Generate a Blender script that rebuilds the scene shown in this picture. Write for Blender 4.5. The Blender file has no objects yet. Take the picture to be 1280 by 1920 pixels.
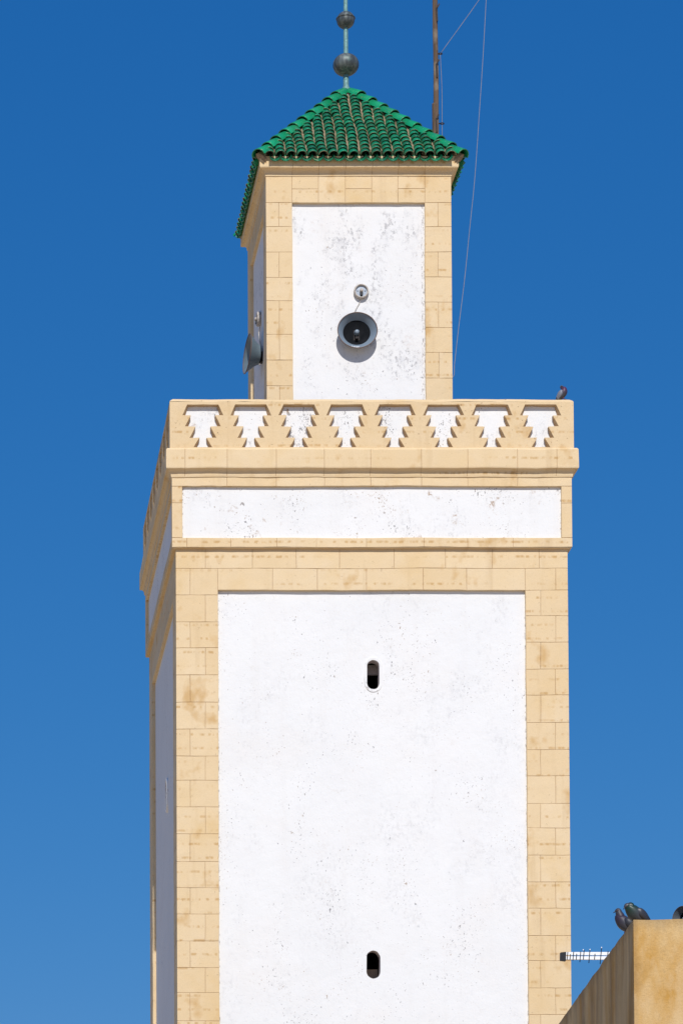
import bpy, bmesh, math, random
from mathutils import Vector, Matrix, noise
random.seed(7)
S = bpy.context.scene
C = S.collection
R = math.radians

# ------------------------------------------------------------------ camera, sky, sun, exposure
TH = R(2.5); CAM = Vector((-6.423, -46.2, 1.6)); F = 6040.0
CX = -130.0; CY = 2900.0 - F*math.tan(TH)
cam = bpy.data.cameras.new('camera'); camo = bpy.data.objects.new('camera', cam); C.objects.link(camo)
camo.location = CAM; camo.rotation_euler = (R(90)+TH, 0, 0)
cam.sensor_fit = 'HORIZONTAL'; cam.sensor_width = 36.0; cam.lens = F/1280*36.0
cam.shift_x = (640-CX)/1280; cam.shift_y = (CY-960)/1280
cam.clip_start = 0.5; cam.clip_end = 5000
S.camera = camo

SUN_EL = R(44); SUN_AZ = R(0.9)        # azimuth to the left of straight behind the viewer
w = bpy.data.worlds.new('World'); S.world = w; w.use_nodes = True
nt = w.node_tree; nt.nodes.clear()
sky = nt.nodes.new('ShaderNodeTexSky'); sky.sky_type = 'NISHITA'; sky.sun_disc = False
sky.sun_elevation = SUN_EL; sky.sun_rotation = R(180)+SUN_AZ
sky.altitude = 0; sky.air_density = 1.0; sky.dust_density = 0.2; sky.ozone_density = 4.0
# the deep polarised blue of a dry noon: a tone curve per channel on the sky radiance
sep = nt.nodes.new('ShaderNodeSeparateColor'); com = nt.nodes.new('ShaderNodeCombineColor'); nt.links.new(sky.outputs[0], sep.inputs[0])
SB = 0.085
for i, (ga, am) in enumerate(((1.62, 0.655), (0.74, 0.478), (0.475, 0.705))):
    m1 = nt.nodes.new('ShaderNodeMath'); m1.operation = 'MULTIPLY'; m1.inputs[1].default_value = SB
    m2 = nt.nodes.new('ShaderNodeMath'); m2.operation = 'POWER'; m2.inputs[1].default_value = ga
    m3 = nt.nodes.new('ShaderNodeMath'); m3.operation = 'MULTIPLY'; m3.inputs[1].default_value = am/SB
    nt.links.new(sep.outputs[i], m1.inputs[0]); nt.links.new(m1.outputs[0], m2.inputs[0]); nt.links.new(m2.outputs[0], m3.inputs[0]); nt.links.new(m3.outputs[0], com.inputs[i])
bg = nt.nodes.new('ShaderNodeBackground'); bg.inputs['Strength'].default_value = 0.085
wo = nt.nodes.new('ShaderNodeOutputWorld')
nt.links.new(com.outputs[0], bg.inputs[0]); nt.links.new(bg.outputs[0], wo.inputs[0])
sl = bpy.data.lights.new('sun', 'SUN'); sl.energy = 4.15; sl.angle = R(0.5); sl.color = (1.0, 0.97, 0.93)
so = bpy.data.objects.new('sun', sl); C.objects.link(so)
sdir = Vector((-math.sin(SUN_AZ)*math.cos(SUN_EL), -math.cos(SUN_AZ)*math.cos(SUN_EL), math.sin(SUN_EL)))
so.rotation_euler = sdir.to_track_quat('Z', 'Y').to_euler()
S.view_settings.view_transform = 'Standard'; S.view_settings.look = 'None'
S.view_settings.exposure = 0.0; S.view_settings.gamma = 1.0
S.render.engine = 'CYCLES'

# ------------------------------------------------------------------ measuring
def P(px, py, Y):
    dy = math.cos(TH) - math.sin(TH)*(CY-py)/F
    dz = math.sin(TH) + math.cos(TH)*(CY-py)/F
    dx = (px-CX)/F
    t = (Y-CAM.y)/dy
    return Vector((CAM.x+dx*t, Y, CAM.z+dz*t))
TY = 3.0                                # centre line of the tower
def hw(wpx, py):
    h = 2.0
    for _ in range(30):
        h = (P(wpx, py, TY-h).x - P(0, py, TY-h).x)/2
    return h
def zf(py, h): return P(0, py, TY-h).z

# ------------------------------------------------------------------ helpers
def tag(o, label=None, cat=None, group=None, kind=None):
    if label: o['label'] = label
    if cat: o['category'] = cat
    if group: o['group'] = group
    if kind: o['kind'] = kind
    return o
def empty(name, loc, label, cat, group=None):
    o = bpy.data.objects.new(name, None); C.objects.link(o); o.location = loc
    bpy.context.view_layer.update()
    return tag(o, label, cat, group)
class MB:
    """collects geometry in world space (or the local space of its parent when local=True)"""
    def __init__(s): s.v = []; s.f = []; s.a = {}; s.sm = []
    def vert(s, p, j=0.0, t=0.5):
        s.v.append(tuple(p)); s.a[len(s.v)-1] = (j, t, 0, 1); return len(s.v)-1
    def face(s, ids, smooth=False): s.f.append(tuple(ids)); s.sm.append(smooth)
    def box(s, c, d, rot=None, t=0.5):
        c = Vector(c); d = Vector(d)/2
        ids = []
        for z in (-1, 1):
            for x, y in ((-1,-1), (1,-1), (1,1), (-1,1)):
                q = Vector((x*d.x, y*d.y, z*d.z))
                if rot is not None: q = rot @ q
                ids.append(s.vert(c+q, 0, t))
        for q in ((3,2,1,0), (4,5,6,7), (0,1,5,4), (1,2,6,5), (2,3,7,6), (3,0,4,7)): s.face([ids[i] for i in q])
    def tube(s, pts, rad, n=8, cap=True, t=0.5, sq=None):
        pts = [Vector(p) for p in pts]
        if not isinstance(rad, (list, tuple)): rad = [rad]*len(pts)
        rings = []
        up = Vector((0, 0, 1)); D0 = (pts[-1]-pts[0]).normalized()
        vert_ref = Vector((0, 1, 0)) if abs(D0.z) > 0.6 else None
        for i, p in enumerate(pts):
            d = (pts[min(i+1, len(pts)-1)] - pts[max(i-1, 0)]).normalized()
            a = d.cross(up if vert_ref is None else vert_ref)
            a.normalize(); b = d.cross(a).normalized()
            r = rad[i]
            rr = (r, r) if not isinstance(r, (tuple, list)) else r
            rings.append([s.vert(p + a*math.cos(k*2*math.pi/n)*rr[0] + b*math.sin(k*2*math.pi/n)*rr[1], 0, t) for k in range(n)])
        for i in range(len(rings)-1):
            for k in range(n):
                s.face([rings[i][k], rings[i][(k+1)%n], rings[i+1][(k+1)%n], rings[i+1][k]], True)
        if cap: s.face(rings[0][::-1]); s.face(rings[-1])
        return rings
    def lathe(s, prof, M=None, n=32, t=0.5, smooth=True):
        """prof: list of (radius, height) round local z"""
        rings = []
        for r, h in prof:
            row = []
            for k in range(n):
                a = k*2*math.pi/n
                q = Vector((max(r, 1e-4)*math.cos(a), max(r, 1e-4)*math.sin(a), h))
                if M is not None: q = M @ q
                row.append(s.vert(q, 0, t))
            rings.append(row)
        for i in range(len(rings)-1):
            for k in range(n):
                s.face([rings[i][k], rings[i][(k+1)%n], rings[i+1][(k+1)%n], rings[i+1][k]], smooth)
    def build(s, name, mat, parent=None, label=None):
        me = bpy.data.meshes.new(name); me.from_pydata(s.v, [], s.f)
        at = me.color_attributes.new('tone', 'FLOAT_COLOR', 'POINT')
        flat = []
        for i in range(len(s.v)): flat.extend(s.a[i])
        at.data.foreach_set('color', flat)
        me.polygons.foreach_set('use_smooth', s.sm)
        for m in (mat if isinstance(mat, list) else [mat]): me.materials.append(m)
        me.update()
        o = bpy.data.objects.new(name, me); C.objects.link(o)
        if parent is not None:
            o.parent = parent
            o.matrix_parent_inverse = parent.matrix_world.inverted()
        if label: o['label'] = label
        return o

# ------------------------------------------------------------------ materials
class N:
    def __init__(s, name):
        s.m = bpy.data.materials.new(name); s.m.use_nodes = True; s.t = s.m.node_tree; s.t.nodes.clear()
        s.o = s.t.nodes.new('ShaderNodeOutputMaterial'); s.b = s.t.nodes.new('ShaderNodeBsdfPrincipled')
        s.l(s.b.outputs[0], s.o.inputs[0]); s.co = s.t.nodes.new('ShaderNodeTexCoord').outputs['Object']
        s.geo = s.t.nodes.new('ShaderNodeNewGeometry')
    def l(s, a, b): s.t.links.new(a, b)
    def _in(s, sock, v):
        if hasattr(v, 'is_linked') or hasattr(v, 'links'): s.l(v, sock)
        else: sock.default_value = v
    def noise(s, scale, detail=3, rough=0.5, vec=None, dist=0.0):
        n = s.t.nodes.new('ShaderNodeTexNoise'); n.inputs['Scale'].default_value = scale
        n.inputs['Detail'].default_value = detail; n.inputs['Roughness'].default_value = rough; n.inputs['Distortion'].default_value = dist
        s.l(vec if vec is not None else s.co, n.inputs['Vector']); return n.outputs['Fac']
    def map(s, sc=(1,1,1), loc=(0,0,0), vec=None, rot=(0,0,0)):
        n = s.t.nodes.new('ShaderNodeMapping'); n.inputs['Scale'].default_value = sc; n.inputs['Location'].default_value = loc
        n.inputs['Rotation'].default_value = rot
        s.l(vec if vec is not None else s.co, n.inputs['Vector']); return n.outputs[0]
    def ramp(s, fac, a, b, va=0.0, vb=1.0):
        n = s.t.nodes.new('ShaderNodeMapRange'); n.inputs['From Min'].default_value = a; n.inputs['From Max'].default_value = b
        n.inputs['To Min'].default_value = va; n.inputs['To Max'].default_value = vb; s.l(fac, n.inputs[0]); return n.outputs[0]
    def math(s, op, a, b=0.0):
        n = s.t.nodes.new('ShaderNodeMath'); n.operation = op; s._in(n.inputs[0], a); s._in(n.inputs[1], b); return n.outputs[0]
    def mix(s, fac, a, b):
        n = s.t.nodes.new('ShaderNodeMix'); n.data_type = 'RGBA'; s._in(n.inputs['Factor'], fac)
        s._in(n.inputs[6], a if not isinstance(a, tuple) else (*a, 1)); s._in(n.inputs[7], b if not isinstance(b, tuple) else (*b, 1)); return n.outputs[2]
    def xyz(s, vec=None):
        n = s.t.nodes.new('ShaderNodeSeparateXYZ'); s.l(vec if vec is not None else s.co, n.inputs[0]); return n.outputs
    def attr(s):
        n = s.t.nodes.new('ShaderNodeAttribute'); n.attribute_name = 'tone'
        x = s.t.nodes.new('ShaderNodeSeparateColor'); s.l(n.outputs['Color'], x.inputs[0]); return x.outputs
    def bump(s, h, strength=0.3, dist=0.01):
        n = s.t.nodes.new('ShaderNodeBump'); n.inputs['Strength'].default_value = strength; n.inputs['Distance'].default_value = dist
        s.l(h, n.inputs['Height']); s.l(n.outputs[0], s.b.inputs['Normal'])
    def done(s, col, rough=0.9, metal=0.0, spec=0.3, coat=0.0):
        s._in(s.b.inputs['Base Color'], col if not isinstance(col, tuple) else (*col, 1)); s._in(s.b.inputs['Roughness'], rough)
        s.b.inputs['Metallic'].default_value = metal; s.b.inputs['Specular IOR Level'].default_value = spec
        s.b.inputs['Coat Weight'].default_value = coat
        return s.m

def m_stone(name, base=(0.735, 0.565, 0.345), deep=(0.68, 0.475, 0.225), dirt=0.3):
    n = N(name); at = n.attr()
    big = n.noise(1.1, 3, 0.55); mid = n.noise(5, 4, 0.6); fine = n.noise(60, 3, 0.6)
    col = n.mix(n.ramp(big, 0.50, 0.74), base, deep)
    col = n.mix(n.ramp(mid, 0.35, 0.75, 0.0, 0.45), col, (0.75, 0.60, 0.41))
    col = n.mix(n.ramp(at[1], 0.0, 1.0, 0.0, 0.6), col, (0.69, 0.505, 0.28))
    # rows of rust coloured spots, one or two rows to a course
    sp = n.noise(9, 2, 0.5, n.map((1.6, 1.6, 0.55)))
    rowsel = n.noise(1.3, 0, 0.5, n.map((0.5, 0.5, 4.0)))
    wv = n.t.nodes.new('ShaderNodeTexWave'); wv.bands_direction = 'Z'; wv.inputs['Scale'].default_value = 1.56
    wv.inputs['Distortion'].default_value = 0.25; wv.inputs['Detail'].default_value = 1; n.l(n.co, wv.inputs['Vector'])
    row = n.ramp(wv.outputs['Fac'], 0.86, 0.99)
    spot = n.math('MULTIPLY', n.math('MULTIPLY', row, n.ramp(sp, 0.48, 0.64)), n.ramp(rowsel, 0.40, 0.56))
    col = n.mix(n.math('MULTIPLY', spot, 0.6), col, (0.45, 0.235, 0.055))
    blot = n.noise(2.6, 3, 0.6, n.map((1, 1, 0.8), (3, 7, 1)))
    col = n.mix(n.ramp(blot, 0.60, 0.74, 0.0, 0.6), col, (0.52, 0.29, 0.08))
    ro = n.ramp(n.noise(4.5, 3, 0.6, n.map((1, 1, 0.10), (6, 2, 4))), 0.58, 0.74, 0.0, 0.28); col = n.mix(ro, col, (0.47, 0.31, 0.15))
    sm = n.noise(24, 2, 0.5); col = n.mix(n.ramp(sm, 0.70, 0.76, 0.0, dirt), col, (0.22, 0.13, 0.07))
    col = n.mix(n.ramp(fine, 0.4, 0.75, 0.0, 0.13), col, (0.30, 0.22, 0.14))
    col = n.mix(n.ramp(at[0], 0.3, 1.0, 0.0, 0.72), col, (0.26, 0.13, 0.055))
    n.bump(n.math('ADD', n.math('MULTIPLY', mid, 1.2), n.math('MULTIPLY', fine, 0.35)), 0.5, 0.012)
    return n.done(col, 0.92)

def m_white(name, grey=0.5, brown=0.2, edge=None, seed=0.0, speck=0.5):
    n = N(name)
    v = n.map((1, 1, 1), (seed, seed*0.7, seed*1.3))
    base = (0.775, 0.765, 0.745)
    big = n.noise(0.55, 3, 0.55, v)
    col = n.mix(n.ramp(big, 0.45, 0.7), base, (0.745, 0.738, 0.722))
    warm = n.noise(0.9, 3, 0.6, n.map((1, 1, 1), (9+seed, 2, 5)))
    col = n.mix(n.ramp(warm, 0.5, 0.75, 0, 0.5), col, (0.76, 0.725, 0.685))
    # worn grey patches, made of many tiny flakes with hard edges
    zone = n.ramp(n.noise(2.2, 5, 0.68, n.map((1, 1, 0.6), (4+seed, 1, 2))), 0.50, 0.64)
    fl = n.ramp(n.noise(21, 6, 0.78, n.map((1, 1, 0.7), (seed, 0, 0))), 0.53, 0.565)
    col = n.mix(n.math('MULTIPLY', n.math('MULTIPLY', zone, fl), grey), col, (0.42, 0.41, 0.41))
    soft = n.ramp(n.noise(7, 4, 0.6, n.map((1, 1, 0.8), (2+seed, 3, 3))), 0.5, 0.7)
    col = n.mix(n.math('MULTIPLY', n.math('MULTIPLY', zone, soft), grey*0.6), col, (0.55, 0.545, 0.55))
    # crisp chips gathered in clusters, a few strays elsewhere
    zone2 = n.ramp(n.noise(1.9, 3, 0.6, n.map((1, 1, 0.8), (1, 8+seed, 3))), 0.46, 0.64, 0.0, 1.0)
    for sc_, off, base_, gain in ((30, 2, 0.735, 0.10), (52, 9, 0.735, 0.085), (13, 4, 0.79, 0.08)):
        chipn = n.noise(sc_, 2, 0.6, n.map((1, 1, 0.75), (off+seed, 5, 1)), 0.4)
        chip = n.ramp(n.math('ADD', chipn, n.math('MULTIPLY', zone2, gain*speck*1.3)), base_, base_+0.02)
        ccol = n.mix(n.ramp(n.noise(3.0, 2), 0.5, 0.6), (0.20, 0.19, 0.19), (0.34, 0.24, 0.16))
        col = n.mix(n.math('MULTIPLY', chip, 0.75), col, ccol)
    zb = n.ramp(n.noise(2.9, 4, 0.65, n.map((1, 1, 1), (7, 3+seed, 6))), 0.60, 0.68)
    fb = n.ramp(n.noise(15, 6, 0.78), 0.50, 0.545)
    col = n.mix(n.math('MULTIPLY', n.math('MULTIPLY', zb, fb), brown), col, (0.44, 0.33, 0.25))
    # faint rain streaks
    rs = n.ramp(n.noise(5, 3, 0.6, n.map((1, 1, 0.06), (seed, 3, 1))), 0.55, 0.75, 0.0, 0.12)
    col = n.mix(rs, col, (0.62, 0.57, 0.52))
    # hair cracks
    vo = n.t.nodes.new('ShaderNodeTexVoronoi'); vo.feature = 'DISTANCE_TO_EDGE'; vo.inputs['Scale'].default_value = 2.2
    wn = n.t.nodes.new('ShaderNodeTexNoise'); wn.inputs['Scale'].default_value = 3.5; wn.inputs['Detail'].default_value = 4
    n.l(n.co, wn.inputs['Vector'])
    va = n.t.nodes.new('ShaderNodeVectorMath'); va.operation = 'ADD'; n.l(n.co, va.inputs[0]); n.l(wn.outputs['Color'], va.inputs[1])
    n.l(va.outputs[0], vo.inputs['Vector'])
    cr = n.math('MULTIPLY', n.ramp(vo.outputs['Distance'], 0.0, 0.012, 1, 0), n.ramp(n.noise(0.8, 2, 0.5, n.map((1,1,1), (3, 3, 9+seed))), 0.52, 0.62))
    col = n.mix(n.math('MULTIPLY', cr, 0.22), col, (0.45, 0.42, 0.40))
    if edge:
        x, y, z = n.xyz()
        ax = n.math('ABSOLUTE', x); e = n.math('MULTIPLY', n.math('GREATER_THAN', ax, edge-0.035), n.math('LESS_THAN', n.math('ABSOLUTE', x), edge+0.05))
        # chips gather along the joint with the stone frame
        ec = n.ramp(n.noise(30, 3, 0.6, n.map((2, 2, 0.5))), 0.54, 0.60)
        col = n.mix(n.math('MULTIPLY', n.math('MULTIPLY', e, ec), 0.75), col, (0.25, 0.22, 0.2))
    wav = n.noise(3.2, 5, 0.6, v); fi = n.noise(38, 4, 0.65)
    n.bump(n.math('ADD', wav, n.math('MULTIPLY', fi, 0.16)), 0.6, 0.018)
    return n.done(col, 0.93)

def m_plain(name, c, rough=0.6, metal=0.0, var=0.25, scale=12, c2=None, spec=0.4, bump=0.15):
    n = N(name); k = n.noise(scale, 4, 0.6)
    c2 = c2 or tuple(x*0.55 for x in c)
    col = n.mix(n.ramp(k, 0.4, 0.75, 0.0, min(1.0, var*2)), c, c2)
    n.bump(k, bump, 0.004)
    return n.done(col, n.ramp(k, 0.3, 0.7, rough*0.85, min(1, rough*1.15)), metal, spec)

def m_glaze(name, col_a, col_b, col_c):
    n = N(name); at = n.attr(); k = n.noise(7, 4, 0.6); f = n.noise(45, 3, 0.6)
    col = n.mix(at[1], col_a, col_b)
    col = n.mix(n.ramp(k, 0.45, 0.72, 0.0, 0.5), col, col_c)
    col = n.mix(n.ramp(f, 0.64, 0.72, 0.0, 0.45), col, (0.30, 0.26, 0.14))
    col = n.mix(n.ramp(n.noise(4.5, 5, 0.7, n.map((1, 1, 1), (5, 5, 5))), 0.66, 0.72, 0, 0.6), col, (0.42, 0.36, 0.22))
    col = n.mix(n.ramp(at[0], 0.3, 0.9, 0.0, 1.0), col, (0.40, 0.27, 0.13))
    col = n.mix(n.ramp(n.noise(2.1, 5, 0.7, n.map((1, 1, 1), (1, 9, 4))), 0.54, 0.70, 0, 0.35), col, (0.055, 0.07, 0.03))
    col = n.mix(n.ramp(n.noise(19, 3, 0.6, n.map((1, 1, 1), (3, 3, 3))), 0.60, 0.70, 0, 0.5), col, (0.20, 0.19, 0.10))
    n.bump(n.math('ADD', k, n.math('MULTIPLY', f, 0.25)), 0.35, 0.008)
    return n.done(col, n.ramp(f, 0.3, 0.7, 0.22, 0.42), 0.0, 0.5)

M = {}
M['stone'] = m_stone('cream_stone')
M['stone_top'] = m_stone('weathered_cream_stone', (0.70, 0.53, 0.315), (0.62, 0.42, 0.20), 0.65)
M['white_front'] = m_white('whitewashed_plaster', 0.22, 0.1, 2.26, 0.0, 0.6)
M['white_frieze'] = m_white('chipped_whitewash', 0.35, 0.9, 2.78, 3.1, 1.0)
M['white_turret'] = m_white('worn_whitewash', 0.95, 0.2, 1.018, 12.3, 0.5)
M['white_niche'] = m_white('flaking_whitewash', 0.9, 1.0, None, 1.7, 1.5)
M['tile'] = m_glaze('green_glazed_tile', (0.005, 0.13, 0.062), (0.008, 0.29, 0.135), (0.004, 0.11, 0.075))
M['ridge'] = m_glaze('bright_green_ridge_tile', (0.006, 0.26, 0.10), (0.012, 0.34, 0.14), (0.01, 0.18, 0.085))
M['mortar'] = m_plain('brown_mortar', (0.33, 0.24, 0.155), 0.95, 0, 0.4, 30, (0.12, 0.085, 0.055), 0.2, 0.6)
M['terracotta'] = m_plain('bare_terracotta', (0.50, 0.32, 0.16), 0.9, 0, 0.3, 30)
M['verdigris'] = m_plain('verdigris_copper', (0.16, 0.30, 0.28), 0.6, 0.15, 0.5, 25, (0.07, 0.16, 0.16))
M['cap'] = m_plain('pale_mortar', (0.55, 0.47, 0.40), 0.95, 0, 0.4, 20, (0.35, 0.28, 0.23))
n = N('dark_patinated_copper'); st = n.noise(22, 4, 0.6, n.map((1, 1, 0.08)))
kk = n.noise(9, 4, 0.6); cc = n.mix(n.ramp(st, 0.42, 0.66), (0.055, 0.065, 0.07), (0.17, 0.19, 0.18)); cc = n.mix(n.ramp(kk, 0.55, 0.7, 0, 0.5), cc, (0.10, 0.17, 0.15))
n.bump(kk, 0.2, 0.004); M['ball'] = n.done(cc, 0.5, 0.3, 0.5)
M['horn'] = m_plain('grey_blue_paint', (0.19, 0.24, 0.29), 0.42, 0, 0.25, 10, (0.14, 0.18, 0.22), 0.5, 0.05)
M['horn_dark'] = m_plain('dark_grey_paint', (0.09, 0.105, 0.12), 0.5)
M['horn_side'] = m_plain('grey_blue_paint_shaded', (0.14, 0.185, 0.21), 0.35, 0, 0.3, 8, (0.10, 0.135, 0.155))  # darker copy of the horn paint, shade of the side horn put into the colour
M['throat'] = m_plain('painted_shadow_throat', (0.007, 0.008, 0.010), 0.8, 0, 0.1, 10, None, 0.1)  # near-black colour stands in for the rim's shadow inside the bell
M['horn_rim'] = m_plain('brown_rubber_rim', (0.16, 0.10, 0.075), 0.6)
M['black'] = m_plain('black_plastic', (0.012, 0.012, 0.014), 0.5)
M['white_paint'] = m_plain('white_paint', (0.82, 0.83, 0.84), 0.5, 0, 0.08)
M['fitting'] = m_plain('greyed_white_plastic', (0.55, 0.50, 0.44), 0.55, 0, 0.5, 40, (0.25, 0.2, 0.16))
M['lens'] = m_plain('pale_blue_grey_plate', (0.42, 0.48, 0.56), 0.35, 0, 0.2)
M['cable'] = m_plain('pale_cable', (0.55, 0.50, 0.44), 0.7)
M['rope'] = m_plain('pale_rope', (0.27, 0.255, 0.26), 0.8)
n = N('weathered_pole_wood'); st = n.noise(14, 5, 0.65, n.map((1, 1, 0.06)))
cc = n.mix(n.ramp(st, 0.35, 0.68), (0.20, 0.135, 0.09), (0.07, 0.045, 0.03)); cc = n.mix(n.ramp(n.noise(3, 3), 0.52, 0.66, 0, 0.6), cc, (0.30, 0.25, 0.19))
n.bump(st, 0.6, 0.01); M['wood'] = n.done(cc, 0.85)
M['iron'] = m_plain('black_iron', (0.02, 0.015, 0.014), 0.6, 0.4)
M['dark'] = m_plain('dark_interior', (0.015, 0.012, 0.01), 0.95)
M['concrete'] = m_plain('grey_brown_concrete', (0.66, 0.58, 0.55), 0.9, 0, 0.4, 25)
M['brownstone'] = m_plain('brown_sill_stone', (0.80, 0.56, 0.38), 0.9, 0, 0.3, 25)
M['alu'] = m_plain('bright_aluminium', (0.88, 0.88, 0.88), 0.45, 0.0, 0.05, 30, None, 0.6)
M['ground'] = m_plain('dusty_ground', (0.54, 0.42, 0.27), 0.95, 0, 0.3, 0.6)

# ochre render of the nearer house
n = N('ochre_render'); a = n.noise(1.1, 5, 0.62, n.map((1, 1, 0.55))); b = n.noise(4.2, 5, 0.68, n.map((1, 1, 0.45), (5, 1, 2))); f = n.noise(40, 3, 0.6)
col = n.mix(n.ramp(a, 0.42, 0.60), (0.64, 0.45, 0.22), (0.50, 0.27, 0.06))
col = n.mix(n.ramp(b, 0.48, 0.68, 0, 0.7), col, (0.64, 0.46, 0.25))
col = n.mix(n.ramp(n.noise(2.3, 4, 0.6, n.map((1,1,0.7), (2,2,2))), 0.57, 0.68, 0, 0.55), col, (0.36, 0.20, 0.06))
x, y, z = n.xyz()
zz = n.math('ADD', z, n.math('MULTIPLY', n.noise(6, 4, 0.65, n.map((1, 1, 0.15))), 0.30))
topdirt = n.ramp(zz, 0.02, 0.20, 0, 0.6)      # water runs down from the coping (object origin is at the top)
col = n.mix(topdirt, col, (0.21, 0.15, 0.085))
st = n.ramp(n.noise(1.25, 3, 0.55, n.map((1, 1.6, 0.03), (0, 1, 0))), 0.42, 0.72)
sidemask = n.ramp(x, 0.02, 0.05, 1, 0)
col = n.mix(n.math('MULTIPLY', n.math('MULTIPLY', st, sidemask), 0.65), col, (0.16, 0.11, 0.07))
st2 = n.ramp(n.noise(3.6, 2, 0.5, n.map((1, 1, 0.02), (0, 4, 0))), 0.60, 0.66)
col = n.mix(n.math('MULTIPLY', n.math('MULTIPLY', st2, sidemask), 0.3), col, (0.07, 0.05, 0.04))
gr = n.noise(95, 3, 0.7); col = n.mix(n.ramp(gr, 0.42, 0.7, 0, 0.28), col, (0.24, 0.15, 0.06))
pt = n.ramp(n.noise(17, 4, 0.7, n.map((1, 1, 0.8), (8, 8, 1))), 0.66, 0.70, 0, 0.5); col = n.mix(pt, col, (0.20, 0.13, 0.06))
vo = n.t.nodes.new('ShaderNodeTexVoronoi'); vo.feature = 'DISTANCE_TO_EDGE'; vo.inputs['Scale'].default_value = 1.1
wn = n.t.nodes.new('ShaderNodeTexNoise'); wn.inputs['Scale'].default_value = 3.0; wn.inputs['Detail'].default_value = 5; n.l(n.co, wn.inputs['Vector'])
va = n.t.nodes.new('ShaderNodeVectorMath'); va.operation = 'ADD'; n.l(n.co, va.inputs[0]); n.l(wn.outputs['Color'], va.inputs[1]); n.l(va.outputs[0], vo.inputs['Vector'])
col = n.mix(n.ramp(vo.outputs['Distance'], 0.0, 0.006, 0.18, 0), col, (0.16, 0.10, 0.05))
n.bump(n.math('ADD', b, n.math('MULTIPLY', f, 0.4)), 0.75, 0.018); M['ochre'] = n.done(col, 0.93)

# ------------------------------------------------------------------ ground
b = MB(); G = 1500
ids = [b.vert(p) for p in ((-G,-G,0), (G,-G,0), (G,G,0), (-G,G,0))]; b.face(ids)
tag(b.build('ground', M['ground']), kind='structure')

# ------------------------------------------------------------------ tower
minaret = empty('minaret', (0, TY, 0), 'tall square whitewashed minaret with cream stone edges and green tiled roof', 'minaret')
TW = Vector((0, TY, 0)); TX = 0.0
ROT = [Matrix.Rotation(k*math.pi/2, 3, 'Z') for k in range(4)]   # 0 front, 1 right, 2 back, 3 left
def wp(k, u, d, z):       # u along the face, d distance of the face plane from the axis
    return TW + ROT[k] @ Vector((u, -d, z))
def nz(p, amp, sc=1.3): return noise.noise(Vector(p)*sc)*amp
JC = 0.0055
def stations(a, b_, c0, c1, step):
    L = [a]
    if c0: L.append(a+JC)
    n = max(1, int(round((b_-a)/step)))
    for i in range(1, n): L.append(a+(b_-a)*i/n)
    if c1: L.append(b_-JC)
    L.append(b_); return L
def block(mb, k, h, t, u0, u1, z0, z1, opening=None):
    """one dressed block of the raised stone frame; opening=(ou0,ou1,oz0,oz1): edges on it get a reveal"""
    tone = random.random()
    cl = abs(u0+h) < 1e-4; cr = abs(u1-h) < 1e-4
    us = stations(u0, u1, not cl, not cr, 0.12); zs = stations(z0, z1, True, True, 0.15)
    def pos(u, d, z):
        q = wp(k, u, d, z); jx = nz((q.x*1.0, q.y, q.z), 0.007, 1.7)+nz(q, 0.003, 9)
        jz = nz((q.x+9, q.y, q.z), 0.009, 1.1) + nz((q.x, q.y+5, q.z), 0.004, 11)
        m = 0 if (abs(u)>h-0.03) else 1
        return wp(k, u+jx*m, d, z+jz)
    g = []
    for j, z in enumerate(zs):
        row = []
        for i, u in enumerate(us):
            e = (i == 0 and not cl) or (i == len(us)-1 and not cr) or j == 0 or j == len(zs)-1
            d = h - (JC if e else 0)
            uu = u
            if e and cl and i == 0: uu = -d
            if e and cr and i == len(us)-1: uu = d
            if not e and not ((cl and i == 0) or (cr and i == len(us)-1)): d += nz(wp(k, u, h, z), 0.004, 5)
            isop = False
            if opening:
                o = opening
                isop = (i == 0 and abs(u-o[1]) < 1e-3 and z <= o[3]+1e-3) or (i == len(us)-1 and abs(u-o[0]) < 1e-3 and z <= o[3]+1e-3) or \
                       (j == 0 and abs(z-o[3]) < 1e-3 and o[0]-1e-3 <= u <= o[1]+1e-3) or (j == len(zs)-1 and abs(z-o[2]) < 1e-3 and o[0]-1e-3 <= u <= o[1]+1e-3)
            row.append(mb.vert(pos(uu, d, z), (0.15 if isop else 1.0) if e else 0.0, tone))
        g.append(row)
    for j in range(len(zs)-1):
        for i in range(len(us)-1):
            mb.face([g[j][i], g[j][i+1], g[j+1][i+1], g[j+1][i]])
    if opening:
        o = opening
        def side(pts):
            lo = []
            for (u, z) in pts: lo.append((mb.vert(pos(u, h-JC, z), 0.1, tone), mb.vert(pos(u, h-t-0.02, z), 0.35, tone)))
            for a, c in zip(lo, lo[1:]): mb.face([a[0], c[0], c[1], a[1]])
        if abs(u0-o[1]) < 1e-3 and z0 < o[3]-1e-3: side([(u0, z) for z in zs])
        if abs(u1-o[0]) < 1e-3 and z0 < o[3]-1e-3: side([(u1, z) for z in zs])
        if abs(z0-o[3]) < 1e-3: side([(u, z0) for u in us])
        if abs(z1-o[2]) < 1e-3: side([(u, z1) for u in us])

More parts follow.
